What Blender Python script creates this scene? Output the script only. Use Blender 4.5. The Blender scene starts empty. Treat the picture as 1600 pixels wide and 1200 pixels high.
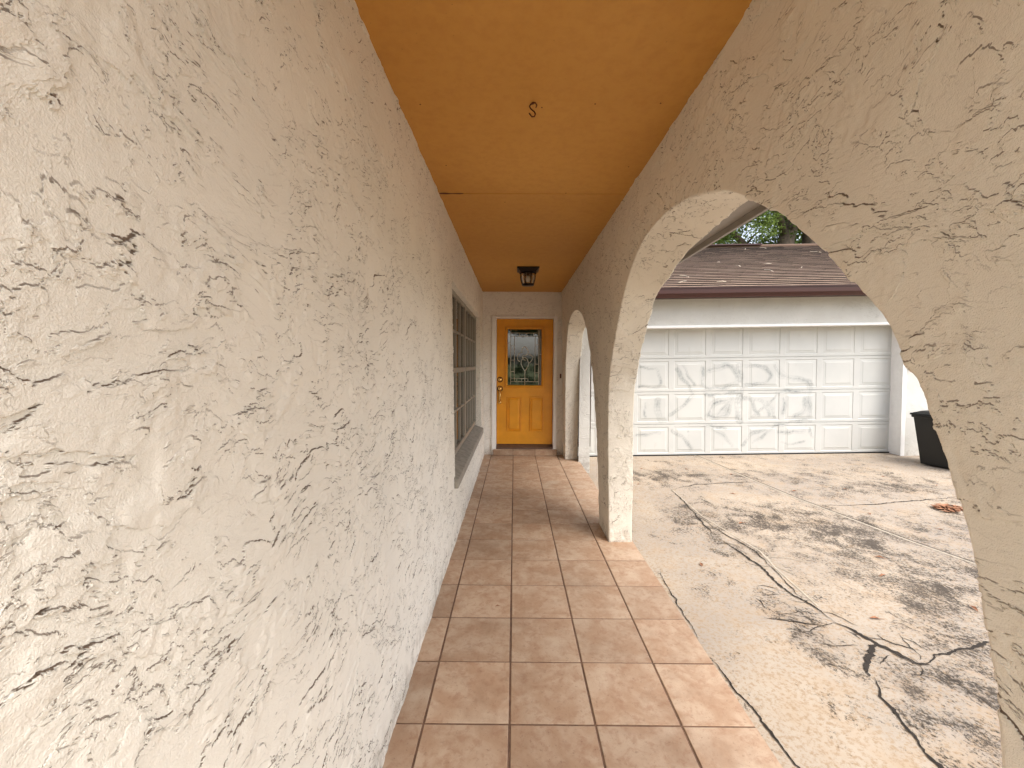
import bpy, math, random
import numpy as np
from mathutils import Vector, Matrix
R = math.radians
random.seed(7); np.random.seed(7)
sc = bpy.context.scene
col = sc.collection

# ------------------------------------------------------------------ camera
cam_d = bpy.data.cameras.new('camera'); cam = bpy.data.objects.new('camera', cam_d); col.objects.link(cam)
sc.camera = cam
cam_d.sensor_width = 36; cam_d.lens = 36*640.8/1600; cam_d.clip_start = .02; cam_d.clip_end = 3000
H = 1.402; p_, y_, r_ = -.0501184, -.0056893, .0051420
cy, sy = math.cos(y_), math.sin(y_)
fw = Vector((sy*math.cos(p_), cy*math.cos(p_), math.sin(p_))); rt = Vector((cy, -sy, 0)); up = rt.cross(fw)
c_, s_ = math.cos(r_), math.sin(r_)
rt, up = c_*rt+s_*up, -s_*rt+c_*up
m = Matrix((rt, up, -fw)).transposed().to_4x4(); m.translation = (0, 0, H); cam.matrix_world = m

# ------------------------------------------------------------------ light
world = bpy.data.worlds.new('World'); sc.world = world; world.use_nodes = True
wn = world.node_tree; bg = wn.nodes['Background']
sky = wn.nodes.new('ShaderNodeTexSky'); sky.sky_type = 'NISHITA'; sky.sun_disc = False
SUN = Vector((.42, -.50, 1.0)).normalized()
sky.sun_elevation = math.asin(SUN.z); sky.sun_rotation = math.atan2(SUN.x, SUN.y)
sky.air_density = 1.0; sky.dust_density = 4.0; sky.ozone_density = 1.0
hs = wn.nodes.new('ShaderNodeHueSaturation'); hs.inputs['Saturation'].default_value = .48
wn.links.new(sky.outputs[0], hs.inputs['Color']); wn.links.new(hs.outputs[0], bg.inputs[0]); bg.inputs[1].default_value = .15
sd = bpy.data.lights.new('sun', 'SUN'); sd.energy = .5; sd.angle = R(28); sd.color = (1, .965, .92)
so = bpy.data.objects.new('sun', sd); col.objects.link(so)
so.rotation_euler = SUN.to_track_quat('Z', 'Y').to_euler()
sc.view_settings.view_transform = 'Standard'; sc.view_settings.look = 'None'
sc.view_settings.gamma = 1; sc.view_settings.exposure = 1.52
sc.render.engine = 'CYCLES'
sc.cycles.max_bounces = 8; sc.cycles.diffuse_bounces = 5

# ------------------------------------------------------------------ helpers
def s2l(r, g, b):
    f = lambda c: (c/255/12.92 if c/255 < .04045 else ((c/255+.055)/1.055)**2.4)
    return (f(r), f(g), f(b), 1)
def tag(o, label=None, cat=None, group=None, kind=None):
    if label: o['label'] = label
    if cat: o['category'] = cat
    if group: o['group'] = group
    if kind: o['kind'] = kind
    return o
def empty(name, loc=(0, 0, 0), rot=(0, 0, 0)):
    o = bpy.data.objects.new(name, None); col.objects.link(o); o.location = loc; o.rotation_euler = rot
    o.empty_display_size = .1
    return o
def copy_tree(o, parent=None):
    c = o.copy(); col.objects.link(c); c.parent = parent
    for ch in list(o.children): copy_tree(ch, c)
    return c
class MB:
    def __init__(s): s.v = []; s.f = []; s.m = []; s.sm = []
    def add(s, vs, fs, mi=0, smooth=False):
        n = len(s.v); s.v += [tuple(v) for v in vs]
        for f in fs: s.f.append([n+i for i in f]); s.m.append(mi); s.sm.append(smooth)
        return s
    def box(s, x0, x1, y0, y1, z0, z1, mi=0):
        vs = [(x, y, z) for x in (x0, x1) for y in (y0, y1) for z in (z0, z1)]
        return s.add(vs, [(0, 1, 3, 2), (4, 6, 7, 5), (0, 4, 5, 1), (2, 3, 7, 6), (0, 2, 6, 4), (1, 5, 7, 3)], mi)
    def tube(s, pts, r, n=8, mi=0, caps=True):
        P = [Vector(p) for p in pts]; rs = r if hasattr(r, '__len__') else [r]*len(P)
        vs = []; prev = None
        for i, p in enumerate(P):
            t = (P[min(i+1, len(P)-1)]-P[max(i-1, 0)]).normalized()
            if prev is None: a = t.orthogonal().normalized()
            else: a = (prev-t*prev.dot(t)).normalized()
            prev = a; b = t.cross(a)
            for k in range(n):
                q = 2*math.pi*k/n; vs.append(p+(a*math.cos(q)+b*math.sin(q))*rs[i])
        fs = [(i*n+k, i*n+(k+1) % n, (i+1)*n+(k+1) % n, (i+1)*n+k) for i in range(len(P)-1) for k in range(n)]
        if caps: fs += [tuple(range(n-1, -1, -1)), tuple((len(P)-1)*n+k for k in range(n))]
        return s.add(vs, fs, mi, True)
    def lathe(s, prof, c=(0, 0, 0), n=24, mi=0, axis='Z', phase=0):
        vs = []
        for r, h in prof:
            for k in range(n):
                q = 2*math.pi*k/n+phase; a, b = r*math.cos(q), r*math.sin(q)
                v = (a, b, h) if axis == 'Z' else ((a, h, b) if axis == 'Y' else (h, a, b))
                vs.append((c[0]+v[0], c[1]+v[1], c[2]+v[2]))
        L = len(prof)
        fs = [(i*n+k, i*n+(k+1) % n, (i+1)*n+(k+1) % n, (i+1)*n+k) for i in range(L-1) for k in range(n)]
        fs += [tuple(range(n-1, -1, -1)), tuple((L-1)*n+k for k in range(n))]
        return s.add(vs, fs, mi, n > 8)
    def build(s, name, mats, parent=None, bevel=0, loc=(0, 0, 0)):
        me = bpy.data.meshes.new(name); me.from_pydata(s.v, [], s.f)
        if not isinstance(mats, (list, tuple)): mats = [mats]
        for x in mats: me.materials.append(x)
        me.polygons.foreach_set('material_index', s.m); me.polygons.foreach_set('use_smooth', s.sm)
        me.update()
        o = bpy.data.objects.new(name, me); col.objects.link(o); o.location = loc
        if parent: o.parent = parent
        if bevel:
            b = o.modifiers.new('bevel', 'BEVEL'); b.width = bevel; b.segments = 2; b.limit_method = 'ANGLE'; b.angle_limit = R(40)
        return o
def np_mesh(name, co, quads, mat, parent=None, rest=None, smooth=True, attrs=None, mats=None, mi=None):
    """mesh from arrays; quads Nx4 (or Nx3)"""
    me = bpy.data.meshes.new(name); k = quads.shape[1]
    me.vertices.add(len(co)); me.vertices.foreach_set('co', np.ascontiguousarray(co, dtype=np.float32).ravel())
    me.loops.add(len(quads)*k); me.loops.foreach_set('vertex_index', np.ascontiguousarray(quads, dtype=np.int32).ravel())
    me.polygons.add(len(quads)); me.polygons.foreach_set('loop_start', np.arange(0, len(quads)*k, k, dtype=np.int32))
    for x in (mats or [mat]): me.materials.append(x)
    if mi is not None: me.polygons.foreach_set('material_index', mi.astype(np.int32))
    me.update(calc_edges=True)
    me.polygons.foreach_set('use_smooth', np.full(len(quads), smooth))
    a = me.attributes.new('rest', 'FLOAT_VECTOR', 'POINT')
    a.data.foreach_set('vector', np.ascontiguousarray(co if rest is None else rest, dtype=np.float32).ravel())
    for n_, arr in (attrs or {}).items():
        a = me.attributes.new(n_, 'FLOAT', 'POINT'); a.data.foreach_set('value', arr.astype(np.float32).ravel())
    o = bpy.data.objects.new(name, me); col.objects.link(o)
    if parent: o.parent = parent
    return o
def grid_quads(nu, nv, flip=False):
    i = np.arange(nu*nv).reshape(nu, nv)
    a, b, c, d = i[:-1, :-1], i[1:, :-1], i[1:, 1:], i[:-1, 1:]
    q = np.stack([a, b, c, d] if not flip else [a, d, c, b], -1).reshape(-1, 4)
    return q
def graded(a, b, step):
    """positions from a to b with local spacing step(x)"""
    out = [a]
    while out[-1] < b: out.append(out[-1]+step(out[-1]))
    out = np.array(out); return a+(out-a)*(b-a)/(out[-1]-a)
def lines(edges, step):
    """grid lines that contain all edges"""
    out = []
    for a, b in zip(edges[:-1], edges[1:]):
        n = max(1, int(math.ceil((b-a)/step))); out += list(np.linspace(a, b, n+1)[:-1])
    return np.array(out+[edges[-1]])

# ------------------------------------------------------------------ materials
class NT:
    def __init__(s, name):
        s.mat = bpy.data.materials.new(name); s.mat.use_nodes = True; s.t = s.mat.node_tree
        s.b = s.t.nodes['Principled BSDF']; s.out = s.t.nodes['Material Output']
    def n(s, typ, **k):
        nd = s.t.nodes.new('ShaderNode'+typ)
        for a, v in k.items(): setattr(nd, a, v)
        return nd
    def l(s, a, b): s.t.links.new(a, b)
    def val(s, sock, v):
        if isinstance(v, bpy.types.NodeSocket): s.l(v, sock)
        else: sock.default_value = v
    def math(s, op, a, b=0, c=0, clamp=False):
        nd = s.n('Math', operation=op); nd.use_clamp = clamp
        s.val(nd.inputs[0], a); s.val(nd.inputs[1], b); s.val(nd.inputs[2], c); return nd.outputs[0]
    def noise(s, vec, scale, detail=2, rough=.5, dist=0, lac=2.0):
        nd = s.n('TexNoise'); s.l(vec, nd.inputs['Vector'])
        for k, v in dict(Scale=scale, Detail=detail, Roughness=rough, Distortion=dist, Lacunarity=lac).items(): nd.inputs[k].default_value = v
        return nd.outputs['Fac']
    def ramp(s, f, a, b, lo=0, hi=1, smooth=True):
        nd = s.n('MapRange'); nd.interpolation_type = 'SMOOTHSTEP' if smooth else 'LINEAR'
        for i, v in enumerate((f, a, b, lo, hi)): s.val(nd.inputs[i], v)
        return nd.outputs[0]
    def mix(s, f, a, b, typ='MIX'):
        nd = s.n('Mix', data_type='RGBA', blend_type=typ); s.val(nd.inputs[0], f); s.val(nd.inputs[6], a); s.val(nd.inputs[7], b); return nd.outputs[2]
    def coord(s, kind='Object'): return s.n('TexCoord').outputs[kind]
    def attr(s, name, out='Vector'): return s.n('Attribute', attribute_name=name).outputs[out]
    def mapping(s, vec, scale=(1, 1, 1), rot=(0, 0, 0), loc=(0, 0, 0)):
        nd = s.n('Mapping'); s.l(vec, nd.inputs[0]); nd.inputs['Scale'].default_value = scale
        nd.inputs['Rotation'].default_value = rot; nd.inputs['Location'].default_value = loc; return nd.outputs[0]
    def bump(s, h, strength=.5, dist=.01):
        nd = s.n('Bump'); nd.inputs['Strength'].default_value = strength; nd.inputs['Distance'].default_value = dist
        s.l(h, nd.inputs['Height']); s.l(nd.outputs[0], s.b.inputs['Normal'])
    def set(s, **k):
        for a, v in k.items(): s.val(s.b.inputs[a.replace('_', ' ')], v)
        return s

def plain(name, rgb, rough=.5, metal=0, var=.08, scale=12, bump=0, bscale=60, spec=None):
    t = NT(name); P = t.coord()
    n = t.noise(P, scale, 5, .6)
    f = t.ramp(n, .3, .7, 1-var, 1+var, False)
    c = t.n('Mix', data_type='RGBA', blend_type='MULTIPLY'); c.inputs[0].default_value = 1
    c.inputs[6].default_value = rgb
    cb = t.n('CombineColor'); [t.l(f, cb.inputs[i]) for i in range(3)]
    t.l(cb.outputs[0], c.inputs[7]); t.l(c.outputs[2], t.b.inputs['Base Color'])
    t.set(Roughness=rough, Metallic=metal)
    if spec is not None: t.b.inputs['Specular IOR Level'].default_value = spec
    if bump: t.bump(t.noise(P, bscale, 4, .6), bump, .003)
    return t.mat

def stucco(name, tint, amp=1.0, scale=1.0, true_disp=True, lip_shade=.0):
    t = NT(name)
    P = t.attr('rest')
    w = t.n('TexNoise'); t.l(P, w.inputs['Vector']); w.inputs['Scale'].default_value = 2.6*scale; w.inputs['Detail'].default_value = 1
    wv = t.n('VectorMath', operation='MULTIPLY_ADD'); t.l(w.outputs['Color'], wv.inputs[0]); wv.inputs[1].default_value = (.24, .24, .24); t.l(P, wv.inputs[2])
    V = wv.outputs[0]                                                     # slow warp so that the trowel strokes wander
    Vs = t.mapping(V, (1.0, .70, 1.30), (R(38), 0, R(8)))                 # strokes drawn out on a slant
    ledge = lambda n, thr, w_: t.ramp(n, thr, thr+w_)
    f1 = lambda v: t.noise(v, 7.0*scale, 6, .56, .35)
    f2 = lambda v: t.noise(v, 27*scale, 4, .62, .4)
    n1, n2 = f1(Vs), f2(Vs)
    s1 = ledge(n1, .508, .009); s2 = ledge(n2, .525, .022)
    gv = t.noise(t.mapping(P, loc=(7, 3, 1)), 7.5*scale, 3, .6)
    g1 = t.ramp(gv, .42, .56, .12, 1)
    zone = t.ramp(t.noise(t.mapping(P, loc=(2, 9, 4)), 6.5*scale, 3, .6), .43, .56, .12, 1)
    rough = t.noise(Vs, 95*scale, 4, .65, .2)
    h = t.math('MULTIPLY', t.math('MULTIPLY', s1, g1), .0038)
    h = t.math('ADD', h, t.math('MULTIPLY', t.math('MULTIPLY', s2, zone), .0021))
    h = t.math('ADD', h, t.math('MULTIPLY', t.math('MULTIPLY', rough, t.math('ADD', zone, .40)), .0022))
    h = t.math('ADD', h, t.math('MULTIPLY', n1, .006))
    h = t.math('ADD', h, t.math('MULTIPLY', t.noise(P, 430, 1, .6), .0010))
    h = t.math('MULTIPLY', t.math('SUBTRACT', h, .0068), amp)
    d = t.n('Displacement'); d.inputs['Midlevel'].default_value = 0; d.inputs['Scale'].default_value = 1
    t.l(h, d.inputs['Height']); t.l(d.outputs[0], t.out.inputs['Displacement'])
    t.mat.displacement_method = 'BOTH' if true_disp else 'BUMP'
    n = t.ramp(t.noise(P, 2.4, 4, .6), .3, .7)
    c = t.mix(n, tint, tuple(x*.94 for x in tint[:3])+(1,))
    if lip_shade:                                                              # shadow lines painted into the colour along the torn plaster lips
        def shelf(f, ss, thr, w_, off):                                   # painted shade on one side of each lip: compare with the plaster just below
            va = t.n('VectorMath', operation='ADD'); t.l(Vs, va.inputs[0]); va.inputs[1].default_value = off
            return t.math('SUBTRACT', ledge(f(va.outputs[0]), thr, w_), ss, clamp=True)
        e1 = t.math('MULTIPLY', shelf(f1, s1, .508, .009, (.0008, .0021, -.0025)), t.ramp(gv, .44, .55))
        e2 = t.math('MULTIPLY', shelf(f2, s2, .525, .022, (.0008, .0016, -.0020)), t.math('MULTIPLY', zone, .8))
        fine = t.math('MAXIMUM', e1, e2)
        c = t.mix(t.math('MULTIPLY', fine, lip_shade), c, (.12, .075, .045, 1))
    sep = t.n('SeparateXYZ'); t.l(P, sep.inputs[0])                       # splash dirt close to the floor
    gz = t.math('MULTIPLY', t.ramp(sep.outputs[2], .02, .16, 1, 0), t.ramp(t.noise(P, 16, 5, .7), .42, .62, .15, 1))
    c = t.mix(t.math('MULTIPLY', gz, .45), c, (.22, .17, .12, 1))
    t.l(c, t.b.inputs['Base Color']); t.set(Roughness=.88); t.b.inputs['Specular IOR Level'].default_value = .25
    return t.mat

M = {}
M['stucco'] = stucco('cream_stucco', s2l(236, 231, 219), 1.0, 1.0, True, .92)
M['stucco_arcade'] = stucco('cream_stucco_arcade', s2l(232, 225, 210), 1.05, .85, True, .92)
M['stucco_far'] = stucco('white_stucco', s2l(208, 206, 199), .7, .8, False, .15)
M['stucco_end'] = stucco('entry_stucco', s2l(240, 236, 228), 1.1, .9, True, .6)
M['trim'] = plain('white_trim_paint', s2l(240, 239, 236), .45, var=.04)
M['orange_door'] = plain('orange_door_paint', s2l(222, 150, 30), .42, var=.10, scale=5, bump=.2)
M['taupe'] = plain('taupe_paint', s2l(138, 128, 118), .5, var=.05)
M['alu'] = plain('taupe_window_metal', s2l(158, 152, 140), .4, .3, var=.05)
M['sill'] = plain('grey_sill', s2l(150, 144, 132), .8, var=.22, scale=22, bump=.4)
M['bronze'] = plain('dark_bronze_metal', s2l(38, 28, 24), .35, .7)
M['brass'] = plain('polished_brass', s2l(232, 192, 116), .16, 1.0, var=.05)
M['gold'] = plain('came_metal', s2l(214, 208, 190), .4, .35)
M['rust'] = plain('rusty_metal', s2l(92, 46, 28), .7, .3, var=.3, scale=200)
M['gutter'] = plain('brown_gutter_paint', s2l(64, 30, 24), .35, var=.06)
M['black_plastic'] = plain('black_plastic', s2l(14, 15, 15), .45, var=.1)
M['bulb'] = plain('bulb_glass', s2l(235, 225, 205), .1)
M['yellow'] = plain('yellowed_plastic', s2l(226, 212, 150), .4)
M['bark'] = plain('bark', s2l(92, 80, 68), .95, var=.4, scale=9, bump=1, bscale=14)
M['dark_wood'] = plain('dark_threshold', s2l(96, 72, 58), .5, var=.2, scale=30)
M['dark_room'] = plain('room_wall', s2l(120, 104, 88), .9)
M['crack'] = plain('crack_dirt', s2l(44, 37, 30), .95, var=.4, scale=40)
M['joint'] = plain('pale_joint_concrete', s2l(184, 172, 154), .95, var=.12, scale=20)

def glass_mat(name, tint, rough=.02, refl=.12, rip=0):
    t = NT(name); t.t.nodes.remove(t.b)
    tr = t.n('BsdfTransparent'); tr.inputs[0].default_value = tint
    gl = t.n('BsdfGlossy'); gl.inputs['Roughness'].default_value = rough
    fr = t.n('Fresnel'); fr.inputs[0].default_value = 1.5
    if rip:
        bp = t.n('Bump'); bp.inputs['Strength'].default_value = rip; bp.inputs['Distance'].default_value = .004
        t.l(t.noise(t.coord(), 16, 2), bp.inputs['Height']); t.l(bp.outputs[0], gl.inputs['Normal'])
    f = t.math('MULTIPLY_ADD', fr.outputs[0], 1.0, refl, True)
    mx = t.n('MixShader'); t.l(f, mx.inputs[0]); t.l(tr.outputs[0], mx.inputs[1]); t.l(gl.outputs[0], mx.inputs[2])
    t.l(mx.outputs[0], t.out.inputs[0]); return t.mat
M['glass'] = glass_mat('window_glass', (.85, .88, .86, 1), .01, .06)
M['door_glass'] = glass_mat('dark_textured_glass', (.14, .16, .12, 1), .03, .13, .05)
M['lamp_glass'] = glass_mat('seeded_lamp_glass', (.9, .9, .88, 1), .05, .08, .3)

def ceiling_mat():
    t = NT('ochre_ceiling_paint'); P = t.coord()
    a = t.noise(P, 1.1, 4, .5); b = t.noise(P, 26, 5, .6)
    c = t.mix(t.ramp(a, .3, .7), s2l(203, 150, 70), s2l(194, 141, 62))
    c = t.mix(t.ramp(b, .35, .75, 0, .20), c, s2l(160, 96, 36))
    sp = t.ramp(t.noise(P, 90, 3, .5), .74, .78); c = t.mix(t.math('MULTIPLY', sp, .6), c, s2l(90, 45, 20))
    t.l(c, t.b.inputs['Base Color']); t.set(Roughness=.62)
    h = t.math('ADD', t.math('MULTIPLY', t.noise(P, 300, 3, .6), .3), t.math('MULTIPLY', t.noise(t.mapping(P, (1, 14, 1)), 5, 3), .5))
    t.bump(h, .25, .002); return t.mat
M['ceiling'] = ceiling_mat()

def tile_mat():
    t = NT('terracotta_tile_glaze'); P = t.attr('rest'); rnd = t.attr('tile', 'Fac')
    off = t.n('CombineXYZ'); t.l(t.math('MULTIPLY', rnd, 37), off.inputs[0]); t.l(t.math('MULTIPLY', rnd, 91), off.inputs[1])
    va = t.n('VectorMath', operation='ADD'); t.l(P, va.inputs[0]); t.l(off.outputs[0], va.inputs[1]); V = va.outputs[0]
    a = t.noise(V, 7, 6, .62, .6); b = t.noise(V, 24, 6, .68, .4); g = t.noise(V, 3.5, 3, .5)
    c = t.mix(t.ramp(a, .36, .64), s2l(174, 143, 116), s2l(190, 165, 140))
    c = t.mix(t.ramp(b, .48, .66, 0, .55), c, s2l(160, 122, 96))
    c = t.mix(t.ramp(g, .54, .72, 0, .6), c, s2l(196, 174, 150))
    c = t.mix(t.ramp(t.noise(V, 60, 5, .7), .56, .70, 0, .45), c, s2l(118, 84, 64))
    c = t.mix(t.ramp(t.noise(P, 260, 2, .5), .70, .73, 0, .8), c, s2l(92, 64, 48))
    c = t.mix(t.ramp(t.noise(P, 2.2, 7, .7), .48, .66, 0, .35), c, s2l(134, 104, 80))
    tone = t.ramp(rnd, 0, 1, .84, 1.05, False); cb = t.n('CombineColor'); [t.l(tone, cb.inputs[i]) for i in range(3)]
    c = t.mix(1.0, c, cb.outputs[0], 'MULTIPLY')
    t.l(c, t.b.inputs['Base Color']); t.l(t.ramp(b, .3, .7, .38, .6), t.b.inputs['Roughness'])
    t.b.inputs['Specular IOR Level'].default_value = .35
    t.bump(t.math('ADD', t.noise(V, 30, 5, .6), t.math('MULTIPLY', a, 1.5)), .25, .003); return t.mat
M['tile'] = tile_mat()
M['grout'] = plain('brown_grout', s2l(112, 86, 68), .95, var=.3, scale=30, bump=.6, bscale=200)

def concrete_mat():
    t = NT('stained_concrete'); P = t.attr('rest'); st = t.attr('stain', 'Fac')
    a = t.noise(P, .9, 5, .6); b = t.noise(P, 5, 6, .65)
    c = t.mix(t.ramp(a, .35, .65), s2l(176, 163, 146), s2l(158, 148, 136))
    c = t.mix(t.ramp(b, .48, .72, 0, .5), c, s2l(172, 148, 120))
    c = t.mix(t.ramp(t.noise(P, 46, 6, .78), .49, .60, 0, .9), c, s2l(156, 134, 108))
    # black mildew: fine grain broken by middle-sized patches, dense where the old stains lie
    Pm = t.mapping(P, (1.0, .85, 1), (0, 0, R(20)))
    sp = t.noise(Pm, 66, 9, .80, .05); mid = t.noise(Pm, 5.5, 6, .66, .5); big = t.noise(P, 1.15, 3, .5)
    dens = t.math('ADD', t.math('MULTIPLY', st, .105), t.math('MULTIPLY', t.math('SUBTRACT', mid, .5), .62))
    dens = t.math('ADD', dens, t.math('MULTIPLY', t.math('SUBTRACT', big, .55), .22))
    thr = t.math('SUBTRACT', .548, dens)
    k = t.math('DIVIDE', t.math('SUBTRACT', sp, thr), .10, clamp=True)
    c = t.mix(t.math('MULTIPLY', k, .9), c, s2l(34, 29, 25))
    soft = t.math('MULTIPLY', t.ramp(st, .1, 1.1, 0, .42), t.ramp(mid, .35, .6))
    c = t.mix(soft, c, s2l(100, 91, 82))
    t.l(c, t.b.inputs['Base Color']); t.set(Roughness=.9); t.b.inputs['Specular IOR Level'].default_value = .2
    t.bump(t.math('ADD', t.noise(P, 120, 6, .7), t.math('MULTIPLY', t.noise(P, 9, 5, .6), 2)), .5, .004); return t.mat
M['concrete'] = concrete_mat()

def shingle_mat():
    t = NT('brown_asphalt_shingle'); P = t.attr('rest'); rnd = t.attr('tab', 'Fac')
    c = t.mix(rnd, s2l(106, 86, 74), s2l(146, 124, 106))
    c = t.mix(t.ramp(t.noise(P, 60, 5, .7), .4, .7, 0, .6), c, s2l(84, 68, 58))
    c = t.mix(t.ramp(t.noise(t.mapping(P, (.6, 2, 1)), 3.5, 5, .6), .45, .7, 0, .38), c, s2l(150, 134, 118))
    t.l(c, t.b.inputs['Base Color']); t.set(Roughness=.95); t.b.inputs['Specular IOR Level'].default_value = .15
    t.bump(t.noise(P, 220, 4, .7), .5, .004); return t.mat
M['shingle'] = shingle_mat()

M['shingle_edge_shade'] = plain('shingle_butt_shade', s2l(34, 29, 27), .95)  # dark felt edge, doubling as the painted shadow line under each course
def gdoor_mat():
    t = NT('white_garage_door_paint'); P = t.attr('rest'); sm = t.attr('smudge', 'Fac')
    c = t.mix(t.ramp(t.noise(P, 1.5, 4), .3, .7), s2l(200, 199, 193), s2l(190, 190, 185))
    strk = t.noise(t.mapping(P, (1, 1, 1), (0, R(35), 0)), 26, 5, .7, .6)
    f = t.math('MULTIPLY', sm, t.ramp(strk, .32, .62, .35, 1))
    c = t.mix(t.math('MULTIPLY', f, .75), c, s2l(112, 118, 118))
    c = t.mix(t.ramp(t.noise(t.mapping(P, (1, 1, .35)), 9, 6, .7), .56, .78, 0, .30), c, s2l(160, 152, 134))
    t.l(c, t.b.inputs['Base Color']); t.set(Roughness=.5); t.bump(t.noise(P, 40, 3), .06, .003); return t.mat
M['gdoor'] = gdoor_mat()

def leaf_mat(name, a, b, trans=.35):
    t = NT(name); rnd = t.attr('leaf', 'Fac')
    c = t.mix(rnd, a, b); t.l(c, t.b.inputs['Base Color']); t.set(Roughness=.55)
    t.b.inputs['Specular IOR Level'].default_value = .3
    tl = t.n('BsdfTranslucent'); t.l(c, tl.inputs[0])
    mx = t.n('MixShader'); mx.inputs[0].default_value = trans
    t.l(t.b.outputs[0], mx.inputs[1]); t.l(tl.outputs[0], mx.inputs[2]); t.l(mx.outputs[0], t.out.inputs[0]); return t.mat
M['leaf'] = leaf_mat('oak_leaves', s2l(62, 82, 34), s2l(132, 152, 74))
M['hedge'] = leaf_mat('reflection_leaves', s2l(40, 60, 28), s2l(88, 110, 54))  # foliage of the unseen tree and hedge added for the door glass reflection
M['dry_leaf'] = plain('dry_leaf', s2l(150, 104, 74), .8, var=.35, scale=30)
def lawn_mat():
    t = NT('lawn'); P = t.coord()
    c = t.mix(t.ramp(t.noise(P, 3, 8, .7), .35, .65), s2l(66, 84, 40), s2l(120, 124, 70)); t.l(c, t.b.inputs['Base Color'])
    t.set(Roughness=.95); t.bump(t.noise(P, 60, 5, .7), .8, .03); return t.mat
M['lawn'] = lawn_mat()
def blind_mat():
    t = NT('blind_fabric'); P = t.coord(); c = t.mix(t.ramp(t.noise(t.mapping(P, (1, 6, .3)), 4, 3), .35, .65), s2l(242, 238, 228), s2l(214, 190, 160))
    t.l(c, t.b.inputs['Base Color']); t.set(Roughness=.8); return t.mat
M['blind'] = blind_mat()

# ------------------------------------------------------------------ ground, driveway, walkway
TL = .02
def dz(x): return -.135+TL*(x-2.0)          # the driveway climbs a little to the right
g = MB(); g.add([(-600, -600, -.42), (600, -600, -.42), (600, 900, -.42), (-600, 900, -.42)], [(0, 1, 2, 3)])
tag(g.build('lawn', M['lawn']), kind='structure')

xs = lines([.60, 3.5, 13.0], .045); ys = lines([-9.0, 0, 6.98], .045)
X, Y = np.meshgrid(xs, ys, indexing='ij')
blobs = [(2.75, 3.6, .75, .55, 1.0), (2.65, 2.85, .42, .35, 1.0), (2.1, 5.6, .6, .22, 1.0), (2.6, 2.5, .3, .3, .8),
         (1.68, 2.2, .10, .12, 1.1), (1.95, 1.85, .22, .16, .9), (1.72, 2.5, .12, .12, .8), (1.5, 1.8, .1, .1, .35), (1.75, 4.2, .3, .3, .8),
         (3.6, 5.6, .9, .25, .8), (4.6, 5.1, .8, .3, .7), (4.6, 3.6, .6, .5, .6), (1.95, 3.5, .15, .35, .9), (2.3, 2.1, .3, .16, .8),
         (3.3, 2.4, .7, .5, .8), (1.35, 5.4, .3, .25, .5), (5.6, 4.6, .7, .5, .4), (2.2, 1.2, .5, .5, .8), (3.2, 0, 1.0, .8, .8), (2.3, 1.72, .22, .2, .9)]
st = np.zeros_like(X)
for bx_, by_, sx_, sy_, a_ in blobs: st = np.maximum(st, a_*np.exp(-((X-bx_)/sx_)**2*.5-((Y-by_)/sy_)**2*.5))
st -= .55*np.exp(-((X-1.25)/.28)**2)
co = np.stack([X, Y, dz(X)], -1).reshape(-1, 3)
drive = np_mesh('driveway', co, grid_quads(len(xs), len(ys)), M['concrete'], attrs={'stain': st})
tag(drive, kind='structure')
def ribbon(mb, pts, w, dzz=.004, mi=0, jag=.75, step=.012, edge=0):
    P = [Vector((p[0], p[1], 0)) for p in pts]; out = []
    for a, b in zip(P[:-1], P[1:]):
        n = max(1, int((b-a).length/step)); out += [a.lerp(b, i/n) for i in range(n)]
    out.append(P[-1]); vs = []
    L = len(out)
    def walk_(n, k):
        c = [random.uniform(-1, 1) for _ in range(n//k+2)]; return [c[i//k]*(1-(i % k)/k)+c[i//k+1]*(i % k)/k+random.uniform(-.35, .35) for i in range(n)]
    o1, w1, w2 = walk_(L, 5), walk_(L, 3), walk_(L, 4)
    for i, p in enumerate(out):
        t = (out[min(i+1, L-1)]-out[max(i-1, 0)]).normalized(); nrm = Vector((-t.y, t.x, 0))
        off = nrm*o1[i]*(w*.3+.008)*min(1, jag*2); tp = min(1, .2+3*i/L, .2+3*(L-1-i)/L) if jag > .2 else 1
        for s, ww in ((-1, w1[i]), (1, w2[i])):
            q = p+off+nrm*s*w*.5*max(.12, 1+ww*jag)*tp; vs.append((q.x, q.y, dz(q.x)+dzz))
    mb.add(vs, [(2*i, 2*i+1, 2*i+3, 2*i+2)[::-1] for i in range(L-1)], mi)
main = [(1.929, 4.964), (1.915, 4.555), (1.868, 4.13), (1.823, 3.877), (1.825, 3.534), (1.86, 3.245), (1.877, 3.084), (1.876, 2.911), (1.865, 2.77), (1.887, 2.635), (1.917, 2.526), (1.921, 2.394), (1.952, 2.309), (1.986, 2.236), (2.008, 2.19), (2.068, 2.124), (2.09, 2.062), (2.134, 2.042)]
main2 = [(2.134, 2.042), (2.145, 1.957), (2.147, 1.871), (2.175, 1.762), (2.2, 1.5), (2.25, 1.1), (2.2, .6)]
cr = MB()
ribbon(cr, main[:5], .012); ribbon(cr, main[4:12], .016, .0045); ribbon(cr, main[11:], .020, .005); ribbon(cr, main2, .007)
ribbon(cr, [(1.868, 4.13), (1.894, 3.775), (1.991, 3.315), (1.956, 3.039), (1.90, 2.62)], .009)
ribbon(cr, [(2.008, 2.19), (1.924, 2.137), (1.81, 2.046), (1.775, 1.962)], .026, .0055)
ribbon(cr, [(1.775, 1.962), (1.738, 1.876), (1.713, 1.812), (1.694, 1.724), (1.677, 1.656), (1.65, 1.57), (1.643, 1.51), (1.62, 1.2), (1.66, .8)], .016)
ribbon(cr, [(2.008, 2.17), (2.05, 2.10), (2.09, 2.05), (2.134, 2.03)], .010, .006)
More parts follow.
